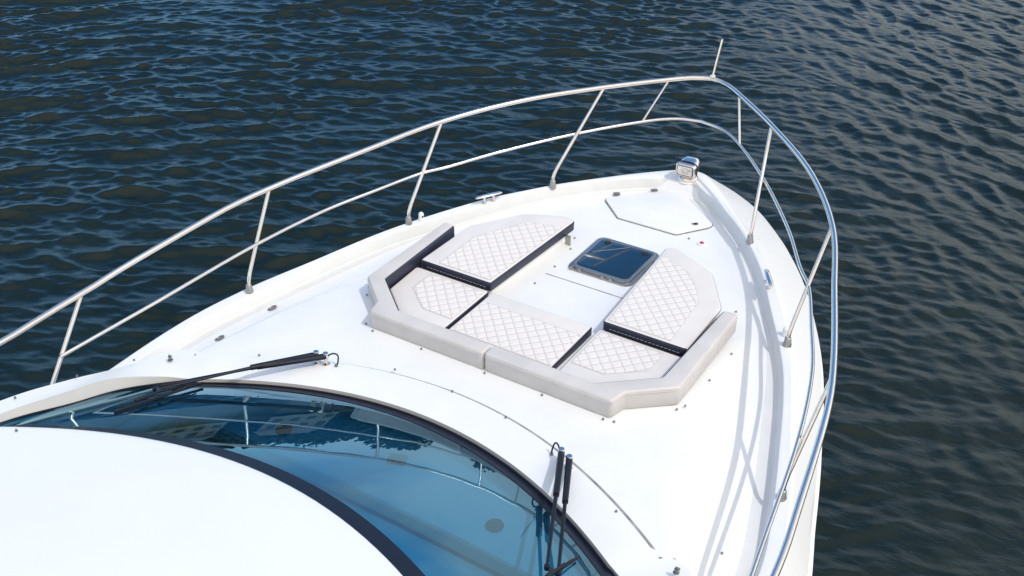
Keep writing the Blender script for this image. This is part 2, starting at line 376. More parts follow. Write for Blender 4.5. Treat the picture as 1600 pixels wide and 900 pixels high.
# ------------------------------------------------------------------ windshield surround, coaming, glass, roof
def yb(x): return -.62-.21*x*x
def yo(x): return -.325-.2*x*x
def yt(x): return -1.94-.2*x*x
st = []
for k in range(27):
    xo = 1.66*k/26; xi = xo*.915
    st.append([(xi, yb(xi)-.012, -.07), (xi, yb(xi), .014), (xi+(xo-xi)*.5, yb(xi)+(yo(xo)-yb(xi))*.5, .034), (xo, yo(xo)-.014, .022), (xo, yo(xo), .0), (xo, yo(xo)+.004, -.05)])
key = [[(1.585, -1.16, -.05), (1.60, -1.15, .015), (1.70, -1.04, .022), (1.785, -.885, .012), (1.795, -.875, -.002), (1.80, -.87, -.2)],
 [(1.68, -1.27, -.03), (1.70, -1.25, .055), (1.82, -1.17, .05), (1.92, -.95, .0), (1.94, -.94, -.02), (1.95, -.93, -.28)],
 [(1.725, -1.56, .10), (1.775, -1.56, .205), (1.86, -1.5, .17), (1.94, -1.40, .12), (1.96, -1.39, .09), (1.99, -1.39, -.28)],
 [(1.745, -1.90, .215), (1.79, -1.90, .305), (1.87, -1.85, .275), (1.945, -1.72, .235), (1.965, -1.71, .20), (2.0, -1.7, -.28)],
 [(1.76, -2.33, .36), (1.80, -2.33, .42), (1.87, -2.28, .405), (1.945, -2.2, .38), (1.965, -2.2, .34), (2.0, -2.2, -.28)],
 [(1.77, -3.0, .50), (1.81, -3.0, .53), (1.87, -3.0, .525), (1.94, -3.0, .51), (1.96, -3.0, .47), (2.0, -3, -.28)],
 [(1.77, -6.5, .52), (1.81, -6.5, .55), (1.87, -6.5, .545), (1.94, -6.5, .53), (1.96, -6.5, .49), (2.0, -6.5, -.28)]]
kk = np.array(key).reshape(len(key), -1); kk = cr([np.array(st[-1]).ravel()]+list(kk), 90)
st += [list(map(tuple, r.reshape(-1, 3))) for r in kk[1:]]
full = [[(-x, y, z) for x, y, z in r] for r in reversed(st[1:])]+st
sm = MB(); sm.grid([r[:2] for r in full], flip=True); sm.build('surround_inner_face', facegrey, boat, auto=30)  # inner face coloured darker and warmer than the rest of the surround
sm = MB(); sm.grid([r[1:] for r in full], flip=True); sm.build('windshield_surround', gel, boat, auto=30)
# dark joint of surround and foredeck, widened to starboard as painted lip shadow
jo = MB(); jp = [[(x, yo(x)+.003, .0015), (x, yo(x)+.012+.010*(x+1.8)/3.6, .0012)] for x in np.linspace(-1.78, 1.78, 80)]
jo.grid(jp); jo.build('surround_joint_and_shade', jointm, boat)
# glass
base = [(r[0][0], r[0][1]-.004, r[0][2]+(.055 if i < 27 else .02+.035*max(0, 1-(i-27)/14))) for i, r in enumerate(st)]
nb = len(st); topc = []
for r in st:
    x = r[0][0]
    if x <= 1.55 and r[0][1] > -1.2: topc.append((x, yt(x), .485))
    else:
        f = min(1, max(0, (-1.16-r[0][1])/1.84)); xx = 1.56+.20*f**.6
        topc.append((xx, -2.43-.62*f if r[0][1] > -3.0 else r[0][1]-.05, .487+.03*f))
gl_rows = []
def gpt(b, t, f):
    b = Vector(b); t = Vector(t); p = b.lerp(t, f); Ln = (t-b).length
    nrm = Vector((.25*b.x*.8, .35, .93)).normalized(); return p+nrm*(.005*min(1, Ln)*4*f*(1-f))
NF = 14
half = [[gpt(base[i], topc[i], k/NF) for k in range(NF+1)] for i in range(nb)]
gfull = [[Vector((-p.x, p.y, p.z)) for p in r] for r in reversed(half[1:])]+half
ws = empty('windshield', (0, -.62, 0), boat)
def wchild(mbx, name, m, **k):
    o = mbx.build(name, m, None, **k); o.parent = ws; o.location = (0, .62, 0); return o
g = MB(); g.grid(gfull); wchild(g, 'glass_pane', glass)
def strip(f0, f1, off, nseg=3):
    rows = []
    for r in gfull:
        rows.append([])
        for k in range(nseg+1):
            f = (f0+(f1-f0)*k/nseg)*NF; i = int(min(f, NF-1)); p = r[i].lerp(r[i+1], f-i)
            rows[-1].append(p+Vector((0, .12, 1)).normalized()*off)
    return rows
s1 = MB(); s1.grid(strip(0.0, .062, .003)); wchild(s1, 'lower_black_border', frit)
s1 = MB(); s1.grid(strip(.895, 1.0, .003)); wchild(s1, 'upper_black_border', frit)
s1 = MB(); gb = [r[0] for r in gfull]; s1.tube([Vector((p.x, p.y+.004, p.z+.006)) for p in gb], .0045, 8); wchild(s1, 'rubber_gasket', rubber)
# roof
rf = MB(); rows = []; NT = 60; NR = 26
for i in range(NT+1):
    s_ = -1+2*i/NT; x = 1.79*math.sin(s_*math.pi/2)
    ax = abs(x); ye = (yt(x) if ax < 1.56 else -2.427-.55*((ax-1.56)/.23)**1.6)+.012
    r = [(x, ye-.02, .47), (x, ye, .485), (x, ye, .505), (x, ye-.006, .516), (x, ye-.02, .523)]
    for k in range(1, NR+1):
        f = (k/NR)**1.5; y = ye-.02+( -6.5-ye)*f; d = -y+ye
        r.append((x, y, .523+.13*(1-math.exp(-d*.9))*(1-.75*(ax/1.79)**2)))
    rows.append(r)
rf.grid(rows, flip=True); rfo = rf.build('cabin_roof', gelroof, boat, auto=50)
# cabin bulkhead aft
b_ = MB(); b_.box((0, -6.45, -.2), 3.5, .06, 1.5, bev=.01); b_.build('cabin_bulkhead', gel, boat)
# interior
da = MB(); rows = []
for x in np.linspace(-1.70, 1.70, 50):
    xb = x; y0 = yb(x)-.02 if abs(x) < 1.55 else -1.14-(abs(x)-1.55)*1.2
    yr = -1.27-.02*x*x if abs(x) < 1.5 else -1.9
    y0 = max(y0, yr+.02)
    rows.append([(x, y0, -.06), (x, y0-.04, -.095), (x, (y0+yr)/2, -.10), (x, yr, -.10), (x, yr-.012, -.115), (x, yr-.015, -.20)])
da.grid(rows, flip=True); dash = da.build('dashboard', dashm, boat, auto=30)
d2 = MB(); d2.add([(-1.72, -1.2, -.24), (1.72, -1.2, -.24), (1.72, -2.6, -.26), (-1.72, -2.6, -.26)], [(0, 3, 2, 1)]); d2.build('dashboard_shelf', dashm, boat, smooth=False)
d3 = MB(); d3.box((0, -4.3, -1.1), 3.5, 4.2, .05); d3.box((0, -2.6, -.65), 3.4, .04, .85); d3.box((.9, -1.9, -.20), .9, .5, .10, bev=.03)
d3.build('cabin_interior', dashd, boat)
tr_ = MB(); rows = []
for r in gfull:
    p, q_ = r[0], r[2]; rows.append([(p.x, p.y, p.z-.012), (p.x*.6+q_.x*.4, p.y*.6+q_.y*.4, p.z-.03), (p.x*.35+q_.x*.65, p.y*.35+q_.y*.65, p.z-.10), (p.x*.35+q_.x*.65, p.y*.35+q_.y*.65, min(p.z-.15, -.10))])
tr_.grid(rows); tr_.build('interior_trim', dashm, boat, auto=30)
for sx_ in (-1, 1):
    m_ = MB(); c = (.795*sx_, -1.10, -.097)
    m_.lathe(c, [(.052, 0), (.052, .008), (.044, .012), (.040, .007), (.022, .006), (.018, .011), (.001, .012)], 28)
    m_.build('speaker', grille, dash)
m_ = MB(); m_.box((-.01, -.95, -.088), .11, .085, .02, Matrix.Rotation(R(20), 3, 'Z'), bev=.006)
v_ = m_.build('air_vent', grille, dash)

# ------------------------------------------------------------------ snap studs, drains, seat joints
def zdeck(x, y):
    ax = abs(x)
    best = min(range(NS), key=lambda i: abs(GI[i][1]-y)); r = rowsR[best]
    return float(np.interp(ax, [p[0] for p in r[:13]], [p[2] for p in r[:13]])) if ax >= r[0][0] else .012
studm = MB(); studm.lathe((0, 0, 0), [(.0095, 0), (.0095, .004), (.006, .006), (.006, .010), (.0075, .013), (.001, .015)], 12)
stud = studm.build('snap_stud', steeldk, boat)
studs = [(-.477, -.352, .026), (-.022, -.34, .024), (.412, -.38, .026), (1.379, -.75, .026), (-1.35, -.71, .026),
 (-.49, -.04, 0), (.028, -.04, 0), (.471, -.04, 0), (-1.235, .30, 0), (-1.29, .39, 0), (-1.003, .0, 0), (-.908, -.045, 0), (.92, -.045, 0), (.99, -.03, 0), (1.27, .29, 0), (1.3, .35, 0),
 (1.31, .72, None), (1.31, 1.10, None), (-1.31, 1.10, None), (.402, 2.401, None), (-.389, 1.921, None), (-.33, 1.75, None), (-.30, 1.45, None), (-.30, 1.15, None), (1.13, 1.62, None), (1.95, -.55, None),
 (-1.86, -1.31, .158), (-1.905, -1.70, .262), (-1.9, -2.12, .37), (-1.44, -2.41, .53)]
for i, (x, y, z) in enumerate(studs):
    o = stud if i == 0 else stud.copy()
    if i: COL.objects.link(o)
    o.location = (x, y, (zdeck(x, y) if z is None else z)+.001); o.scale = (.8, .8, .8)
for x, y in ((-1.80, -1.08), (1.86, -1.0)):
    m_ = MB(); m_.lathe((0, 0, 0), [(.018, 0), (.018, .003), (.008, .006), (.008, .02), (.012, .022), (.012, .028), (.001, .03)], 12); m_.box((.006, 0, .034), .028, .006, .016, bev=.002)
    o = m_.build('turn_button', steeldk, boat); o.location = (x, y, .045)
for x, y in ((-1.935, -.53), (-1.87, -.05)):
    m_ = MB(); m_.lathe((0, 0, 0), [(.038, 0), (.038, .004), (.030, .006), (.028, .001), (.001, .001)], 24)
    o = m_.build('deck_drain', steeldk, boat); o.location = (x, y, zdeck(x, y)+.004); o.rotation_euler = (0, R(22 if x > 0 else -22), R(14 if x < 0 else -14))
m_ = MB(); m_.box((.04, 1.33, T(1.33)+.001), .70, .007, .004); m_.build('well_joint', jointm, boat)
# corner plate joint by the starboard coaming
for sx_ in (1, -1):
    m_ = MB(); pl = [(1.73*sx_, -.93), (1.79*sx_, -.862), (1.925*sx_, -.865), (1.985*sx_, -.99), (2.005*sx_, -1.2)]
    m_.tube([(x, y, zdeck(x, y)+.004 if k > 0 else .018) for k, (x, y) in enumerate(pl)], .006, 6); m_.build('coaming_joint', seal, boat)

def inset_(poly, d):
    n = len(poly); P = [Vector(p) for p in poly]; out = []
    for i in range(n):
        a = (P[i]-P[i-1]).normalized(); b = (P[(i+1) % n]-P[i]).normalized()
        q = Vector((-a.y-b.y, a.x+b.x)); out.append(P[i]+q*(2/q.length_squared)*d)
    return out
# ------------------------------------------------------------------ anchor locker lid, foredeck hatch
lp = [(-.245, 2.40), (.285, 2.40), (.478, 2.655), (.478, 2.70), (.13, 3.0), (-.13, 3.0), (-.478, 2.66), (-.478, 2.62)]
lidp = rounded(lp, [.05, .05, .03, .03, .05, .05, .03, .03])
lz = -.042; tilt = lambda x, y: T(y)+.042
outl = rounded([tuple(q) for q in inset_(lp, -.010)], .05)
m_ = MB(); m_.slab(outl, lz-.04, lz+.0035, .002, 2, zf=tilt); m_.build('locker_seal', seal, boat)
m_ = MB(); m_.slab(lidp, lz-.03, lz+.013, .005, 3, zf=tilt); lid = m_.build('anchor_locker_lid', gel, boat)
for (x, y) in ((-.438, 2.745), (-.185, 2.965)):
    m_ = MB(); a = math.atan2(.34, .348); rt = Matrix.Rotation(a, 3, 'Z')
    m_.box((x, y, lz+tilt(x, y)+.017), .055, .045, .012, rt, bev=.004); m_.tube([Vector((x, y, lz+tilt(x, y)+.02))+rt @ Vector((-.03, .004, 0)), Vector((x, y, lz+tilt(x, y)+.02))+rt @ Vector((.03, .004, 0))], .007, 8)
    m_.build('hinge', steeldk, lid)
m_ = MB(); m_.lathe((.355, 2.625, lz+tilt(0, 2.625)+.011), [(.030, 0), (.030, .005), (.024, .007), (.020, .003), (.012, .003)], 24); lk = m_.build('lock', steel, lid)
m_ = MB(); m_.lathe((.355, 2.625, lz+tilt(0, 2.625)+.015), [(.016, 0), (.014, .003), (.001, .004)], 16); m_.build('lock_core', rubber, lid)
# red foot switch and small button
m_ = MB(); m_.lathe((.522, 2.385, T(2.4)), [(.036, -.01), (.036, .003), (.028, .006), (.020, .006)], 20); fs = m_.build('foot_switch', white, boat)
m_ = MB(); m_.lathe((.522, 2.385, T(2.4)+.004), [(.017, 0), (.017, .006), (.012, .011), (.001, .012)], 18); m_.build('switch_button', red, fs)
# foredeck hatch
hz = T(1.8)+.004; hx0, hx1, hy0, hy1 = -.185, .295, 1.51, 2.03
m_ = MB()
def rect(x0, x1, y0, y1): return [(x0, y0), (x1, y0), (x1, y1), (x0, y1)]
def ringslab(mb, o, i, z0, z1, bev):
    # frame: outer outline o, inner outline i (same vertex count)
    P = lambda pl, z: [(p.x, p.y, z) for p in pl]
    def off(pl, d):
        n = len(pl); out = []
        for k in range(n):
            a = pl[k]-pl[k-1]; b = pl[(k+1) % n]-pl[k]; q = Vector((-a.y-b.y, a.x+b.x)); q.normalize(); out.append(pl[k]+q*d)
        return out
    mb.grid([P(o, z0), P(o, z1-bev), P(off(o, bev*.3), z1-bev*.3), P(off(o, bev), z1), P(off(i, -bev), z1), P(off(i, -bev*.3), z1-bev*.3), P(i, z1-bev), P(i, z0)], close_v=True)
ringslab(m_, rounded(rect(hx0-.035, hx1+.035, hy0-.035, hy1+.02), .075, 7), rounded(rect(hx0+.0, hx1-.0, hy0, hy1-.012), .06, 7), hz-.03, hz+.010, .005)
hatch = m_.build('deck_hatch', brushed, boat)
m_ = MB(); ringslab(m_, rounded(rect(hx0-.012, hx1+.012, hy0-.012, hy1), .07, 7), rounded(rect(hx0+.014, hx1-.014, hy0+.02, hy1-.02), .055, 7), hz-.005, hz+.024, .005); m_.build('lid_frame', brushed, hatch)
m_ = MB(); m_.slab(rounded(rect(hx0+.008, hx1-.008, hy0+.014, hy1-.014), .06, 7), hz+.012, hz+.0225, .002, 2); m_.build('acrylic_pane', acryl, hatch)
for x in (-.17, -.10, .10, .17):
    m_ = MB(); m_.box((x, hy0-.022, hz+.018), .026, .03, .020, bev=.005); m_.build('hinge', brushed, hatch)
for x in (hx0+.075, hx1-.075):
    m_ = MB(); m_.lathe((x, hy1-.065, hz+.022), [(.028, 0), (.028, .004), (.020, .006), (.001, .007)], 20); m_.build('latch_knob', rubber, hatch)
m_ = MB(); m_.tube([(hx0+.04, hy1-.26, hz+.024), (hx1-.22, hy1-.05, hz+.024)], .0022, 6); m_.tube([(hx0+.03, hy1-.14, hz+.024), (hx0+.085, hy1-.18, hz+.024)], .002, 6); m_.build('stay_arm', brushed, hatch)

# ------------------------------------------------------------------ bow rail
def railz(y): return float(np.interp(y, [-6.5, -1.75, -1.1, -.7, 0, .6, 1.2, 1.9, 2.5, 3.0, 3.4, 3.6], [.36, .41, .45, .50, .575, .62, .66, .705, .75, .797, .83, .845]))
tp = [(2.38, -6.5), (2.42, -3), (2.41, -1.75), (2.39, -1.1), (2.345, -.7), (2.245, 0), (2.135, .45), (1.91, 1.13), (1.65, 1.86), (1.26, 2.5), (.765, 3.02), (.345, 3.395), (.16, 3.54), (0, 3.60)]
tc_ = cr(tp, 120); half_ = [(x, y, railz(y)) for x, y in tc_]
path = [(-x, y, z) for x, y, z in half_]+[p for p in reversed(half_[:-1])]
rail = MB(); rail.tube(path, .0205, 16); rail.build('top_rail', steel, boat)
def midz(y): return float(np.interp(y, [-6.5, -1.5, -.8, 0, .78, 1.54, 2.2, 2.78, 3.2, 3.45], [.02, .15, .20, .262, .315, .366, .41, .456, .49, .51]))
mp_ = [(2.315, -1.53), (2.285, -1.3), (2.22, -.82), (2.105, .05), (1.97, .68), (1.80, 1.15), (1.645, 1.54), (1.50, 1.76), (1.245, 2.2), (.85, 2.75), (.46, 3.19), (.22, 3.38), (0, 3.435)]
mc_ = cr(mp_, 110); hm = [(x, y, midz(y)) for x, y in mc_]
path2 = [(-x, y, z) for x, y, z in hm]+[p for p in reversed(hm[:-1])]
rail = MB(); rail.tube(path2, .0125, 12); rail.build('middle_rail', steel, boat)
def stanchion(b, t):
    b = Vector(b); t = Vector(t); k = b+Vector((0, .012, .12))
    d = (t-k); pts = [b, b+Vector((0, 0, .06))]
    for u in (0, .25, .5, .75, 1):
        a = b+Vector((0, 0, .07)); c = k+d*.10; pts.append(a*(1-u)**2+k*2*u*(1-u)+c*u*u)
    pts += [k+d*.35, k+d*.7, t]
    m = MB(); m.tube(pts, .0145, 12); o = m.build('stanchion', steel, boat)
    m = MB(); m.lathe(b, [(.029, -.012), (.030, .010), (.027, .015), (.022, .060), (.018, .064), (.0145, .065)], 20); m.build('stanchion_base', brushed, o)
for s_ in (-1, 1):
    for b, t in (((.897, 2.431), (.755, 3.02)), ((1.616, 1.326), (1.645, 1.865)), ((2.095, -.041), (2.165, .36)), ((2.275, -1.72), (2.40, -1.22)), ((2.26, -3.2), (2.42, -2.8))):
        stanchion((b[0]*s_, b[1], G(b[1])+.004), (t[0]*s_, t[1], railz(t[1])-.012))
    m = MB(); m.tube([(.325*s_, 3.40, railz(3.40)-.012), (.45*s_, 3.20, midz(3.20))], .0105, 10); m.build('rail_strut', steel, boat)
m = MB(); m.tube([(0, 3.592, .855), (.012, 3.62, 1.0), (.028, 3.66, 1.185)], [.012, .011, .010], 12); m.lathe((0, 3.592, .858), [(.024, 0), (.024, .02), (.016, .03)], 14); m.build('jack_staff', steel, boat)

# ------------------------------------------------------------------ cleats, tank vents, searchlight
def cleat(x, y, ang):
    c = empty('cleat', (x, y, G(y)+.006), boat); c.rotation_euler = (0, 0, ang)
    m = MB(); pts = [(-.125, 0, .052), (-.10, 0, .058), (-.05, 0, .058), (0, 0, .058), (.05, 0, .058), (.10, 0, .058), (.125, 0, .052)]
    m.tube(pts, [.004, .013, .016, .017, .016, .013, .004], 14)
    for i, v in enumerate(m.v): m.v[i] = (v[0], v[1]*1.35, .057+(v[2]-.057)*.75)
    m.build('horn', steel, c)
    for sx_ in (-.042, .042):
        m = MB(); m.lathe((sx_, 0, 0), [(.020, 0), (.020, .004), (.011, .010), (.010, .035), (.014, .052)], 16); m.build('cleat_foot', steel, c)
cleat(-1.235, 1.945, math.atan2(.22, .13)); cleat(1.235, 1.945, math.atan2(-.22, .13))
for s_ in (-1, 1):
    v = empty('tank_vent', (1.565*s_, 1.43, G(1.43)), boat)
    m = MB(); m.lathe((0, 0, 0), [(.028, 0), (.028, .008), (.024, .014), (.022, .05), (.018, .062), (.010, .068), (.001, .069)], 20); m.build('vent_cap', white, v)
    m = MB(); m.box((.022*(1), -.006, .036), .006, .018, .016, bev=.002); m.build('vent_slot', rubber, v)
sl = empty('searchlight', (.015, 3.215, G(3.2)-.006), boat)
m = MB(); m.lathe((0, 0, 0), [(.098, 0), (.098, .008), (.092, .014), (.088, .014)], 36); m.build('mounting_ring', white, sl)
m = MB(); m.lathe((0, 0, .012), [(.088, 0), (.090, .008), (.086, .02), (.070, .034), (.050, .040), (.040, .052), (.040, .06)], 36); m.build('swivel_base', steel, sl)
def rbox(hw, hh, r, y, z): # rounded rectangle ring in the x-z plane
    return [Vector((p.x, y, p.y+z)) for p in rounded(rect(-hw, hw, -hh, hh), r, 6)]
m = MB(); zc = .120
rows = [rbox(.062, .034, .012, -.074, zc), rbox(.076, .047, .02, -.086, zc), rbox(.084, .053, .026, -.086, zc), rbox(.090, .058, .03, -.080, zc), rbox(.092, .060, .032, -.06, zc), rbox(.092, .060, .034, -.03, zc+.002), rbox(.088, .056, .034, -.026, zc+.002)]
m.grid(rows, close_v=True, flip=False); m.build('bezel', steel, sl)
m = MB(); rows = []
for k in range(9):
    a = math.pi/2*k/8; q = math.cos(a); rows.append(rbox(.090*max(q, .03)**.6, .066*max(q, .03)**.6, .062*max(q, .05)**.6, -.030+.145*math.sin(a), zc+.004+.012*math.sin(2*a)))
m.grid(rows, close_v=True); m.add(rows[-1], [tuple(range(len(rows[-1])))]); m.build('lamp_housing', steel, sl)
m = MB(); g1 = [v for v in rbox(.0940, .0625, .034, -.040, zc+.001)]; m.tube(g1+[g1[0]], .0035, 6, cap=False); m.build('bezel_gasket', rubber, sl)
m = MB(); g1 = rbox(.072, .044, .018, -.0875, zc); m.tube(g1+[g1[0]], .0028, 6, cap=False); m.build('lens_gasket', rubber, sl)
m = MB(); ring = rbox(.063, .035, .012, -.0745, zc); m.add(ring, [tuple(reversed(range(len(ring))))])
lens = mat('lamp_reflector', (.75, .72, .66), .12, 1, noise=.5, nscale=28); m.build('lens', lens, sl)
for q_ in (-1, 1):
    m = MB(); m.tube([(.05*q_, -.005, .05), (.06*q_, 0, .075), (.05*q_, 0, .10)], .012, 10); m.build('yoke_arm', steel, sl)
sl.scale = (1.0, 1.0, 1.0)

# ------------------------------------------------------------------ wipers
def gz(x, y):
    best = None
    for r in gfull:
        for p in r:
            d = (p.x-x)**2+(p.y-y)**2
            if best is None or d < best[0]: best = (d, p.z)
    return best[1]
def bar(m, a, b, wd, ht, w2=None, bev=.002):
    a = Vector(a); b = Vector(b); t = (b-a).normalized(); u = Vector((0, 0, 1)); s = t.cross(u).normalized(); n = s.cross(t)
    w2 = w2 or wd; rows = []
    for p, w_, h_ in ((a, wd, ht), (b, w2, ht*(w2/wd)**.5)):
        rows.append([p+s*w_/2*i+n*h_/2*j for i, j in ((-1, -.5), (-.6, -1), (.6, -1), (1, -.5), (1, .5), (.6, 1), (-.6, 1), (-1, .5))])
    m.grid(rows, close_v=True); k = len(m.v)-16
    m.f.append(tuple(k+i for i in reversed(range(8)))); m.m.append(0); m.f.append(tuple(k+8+i for i in range(8))); m.m.append(0)
def wiper(p1, p2, e1, e2, b0, b1, name='wiper'):
    w = empty(name, p1, boat); O = Vector(p1)
    l = lambda v: Vector(v)-O
    for i, (p, e) in enumerate(((p1, e1), (p2, e2))):
        p = Vector(p); e = Vector(e)
        m = MB(); m.lathe(l(p), [(.026, -.01), (.026, .004), (.012, .010), (.012, .045), (.018, .047), (.020, .085), (.017, .09), (.001, .091)], 16); pv = m.build('pivot', steel, w)
        hd = p+Vector((0, 0, .062)); k = hd.lerp(e, .42); k.z = hd.z*.6+e.z*.4+.012
        m = MB(); bar(m, l(hd), l(k), .040, .034, .034); bar(m, l(hd.lerp(k, .93)), l(e), .022, .016, .018); m.tube([l(e)+Vector((0, 0, -.012)), l(e)+Vector((0, 0, .014))], .015, 12)
        m.build('wiper_arm', black, w)
        m = MB(); m.lathe(l(hd), [(.017, -.018), (.019, 0), (.017, .013), (.009, .019), (.001, .020)], 14); m.build('arm_cap', steel, w)
    # linkage and blade
    b0 = Vector(b0); b1 = Vector(b1); c = (Vector(e1)+Vector(e2))/2; mid = b0.lerp(b1, .5)
    m = MB(); bar(m, l(e1), l(e2), .022, .014); bar(m, l(c), l(mid+Vector((0, 0, .035))), .022, .018)
    bar(m, l(b0.lerp(b1, .22)+Vector((0, 0, .022))), l(mid+Vector((0, 0, .035))), .018, .015); bar(m, l(mid+Vector((0, 0, .035))), l(b0.lerp(b1, .78)+Vector((0, 0, .022))), .018, .015)
    for f in (.22, .78):
        q = b0.lerp(b1, f)+Vector((0, 0, .022)); dd = (b1-b0)*.14
        bar(m, l(q-dd-Vector((0, 0, .012))), l(q), .009, .007); bar(m, l(q), l(q+dd-Vector((0, 0, .012))), .009, .007)
    m.build('blade_holder', black, w)
    m = MB(); n = 8; pts = []
    for k in range(n+1):
        p = b0.lerp(b1, k/n); pts.append(l((p.x, p.y, gz(p.x, p.y)+.014)))
    for k in range(n): bar(m, pts[k], pts[k+1], .011, .018)
    m.build('wiper_blade', rubber, w)
    # washer hose
    return w
zz = lambda x, y, o: gz(x, y)+o
wiper((-.90, -.545, .032), (-.965, -.565, .032), (-1.545, -1.40, zz(-1.545, -1.40, .035)), (-1.50, -1.46, zz(-1.50, -1.46, .035)), (-1.36, -1.86, zz(-1.36, -1.86, .02)), (-1.44, -1.14, zz(-1.44, -1.14, .02)))
ww = wiper((.905, -.545, .032), (.975, -.575, .032), (1.345, -1.46, zz(1.345, -1.46, .04)), (1.40, -1.44, zz(1.40, -1.44, .04)), (1.385, -1.20, zz(1.385, -1.20, .02)), (1.395, -1.88, zz(1.395, -1.88, .02)))
for s_ in (1, -1):
    m = MB(); pts = cr([(.905*s_, -.56, .075), (.87*s_, -.52, .11), (.835*s_, -.50, .10), (.825*s_, -.515, .055), (.83*s_, -.53, .03)], 20); m.tube([tuple(p) for p in pts], .0055, 8); h_ = m.build('washer_hose', rubber, boat)
    m = MB(); m.lathe((.83*s_, -.53, .016), [(.016, 0), (.016, .008), (.010, .012), (.009, .026)], 12); m.build('hose_fitting', steeldk, h_)

# ------------------------------------------------------------------ sun pad: bolsters and cushions
zpad = lambda x, y: T(y)
def mirror(poly): return [(-x, y) for x, y in reversed(poly)]
def inset(poly, d):
    n = len(poly); P = [Vector(p) for p in poly]; out = []
    for i in range(n):
        a = (P[i]-P[i-1]).normalized(); b = (P[(i+1) % n]-P[i]).normalized()
        na = Vector((-a.y, a.x)); nb_ = Vector((-b.y, b.x)); q = na+nb_; q = q*(2/q.length_squared); out.append(P[i]+q*d/1.0)
    return out
def piping(mb, poly, z, off, r=.0035):
    P = inset([tuple(p) for p in poly], off) if off else poly
    pts = [(p[0], p[1], z) for p in P]; mb.tube(pts+[pts[0]], r, 6, cap=False)
# bolsters; outline counter-clockwise, side material 1 = navy on the inner faces
bolL = [(-.004, -.013), (-.004, .105), (-.775, .105), (-1.11, .385), (-1.14, 1.315), (-1.25, 1.33), (-1.255, .345), (-.985, .115), (-.955, -.013)]
def ccw(p):
    a = sum(p[i-1][0]*p[i][1]-p[i][0]*p[i-1][1] for i in range(len(p))); return p if a > 0 else list(reversed(p))
for s_, lab in ((-1, 'cream bolster cushion around the port side of the sun pad, navy inner face showing'), (1, 'cream bolster cushion around the starboard side of the sun pad, nearest the steel rail')):
    p = bolL if s_ < 0 else [(-x, y) for x, y in bolL]
    navyflag = {}
    p = ccw(p)
    # edges whose both ends lie on the inner outline are navy
    inner = {(.004, .105), (.775, .105), (1.11, .385), (1.14, 1.315)}
    isin = [(abs(q[0]), q[1]) in inner for q in p]
    tg = [1 if isin[i] and isin[(i+1) % len(p)] and min(abs(p[i][0]), abs(p[(i+1) % len(p)][0])) > .1 else 0 for i in range(len(p))]
    rd = [.030 if abs(q[0]) < .01 else .034 for q in p]
    rp_, tt = rounded(p, rd, 5, tg)
    # subdivide long edges so that the top can sag a little
    e = empty('bolster', (1.1*s_, .3, 0)); tag(e, lab, 'bolster cushion', 'bolsters edging the sun pad')
    m = MB(); m.slab(rp_, -.005, .140, .018, 5, m=0, side=tt, sidetop=2); o = m.build('bolster_cover', [vinyl2, navy], None, auto=60); o.parent = e; o.location = (-1.1*s_, -.3, 0)
    m = MB(); m.tube([(x*s_, y, .119) for x, y in ((.02, -.0145), (.93, -.0145), (.957, -.008), (.962, .02), (.985, .100), (1.0, .125), (1.235, .322), (1.256, .355), (1.252, 1.30))], .003, 6); o = m.build('piping', vinyl2, None); o.parent = e; o.location = (-1.1*s_, -.3, 0)
QP = .094
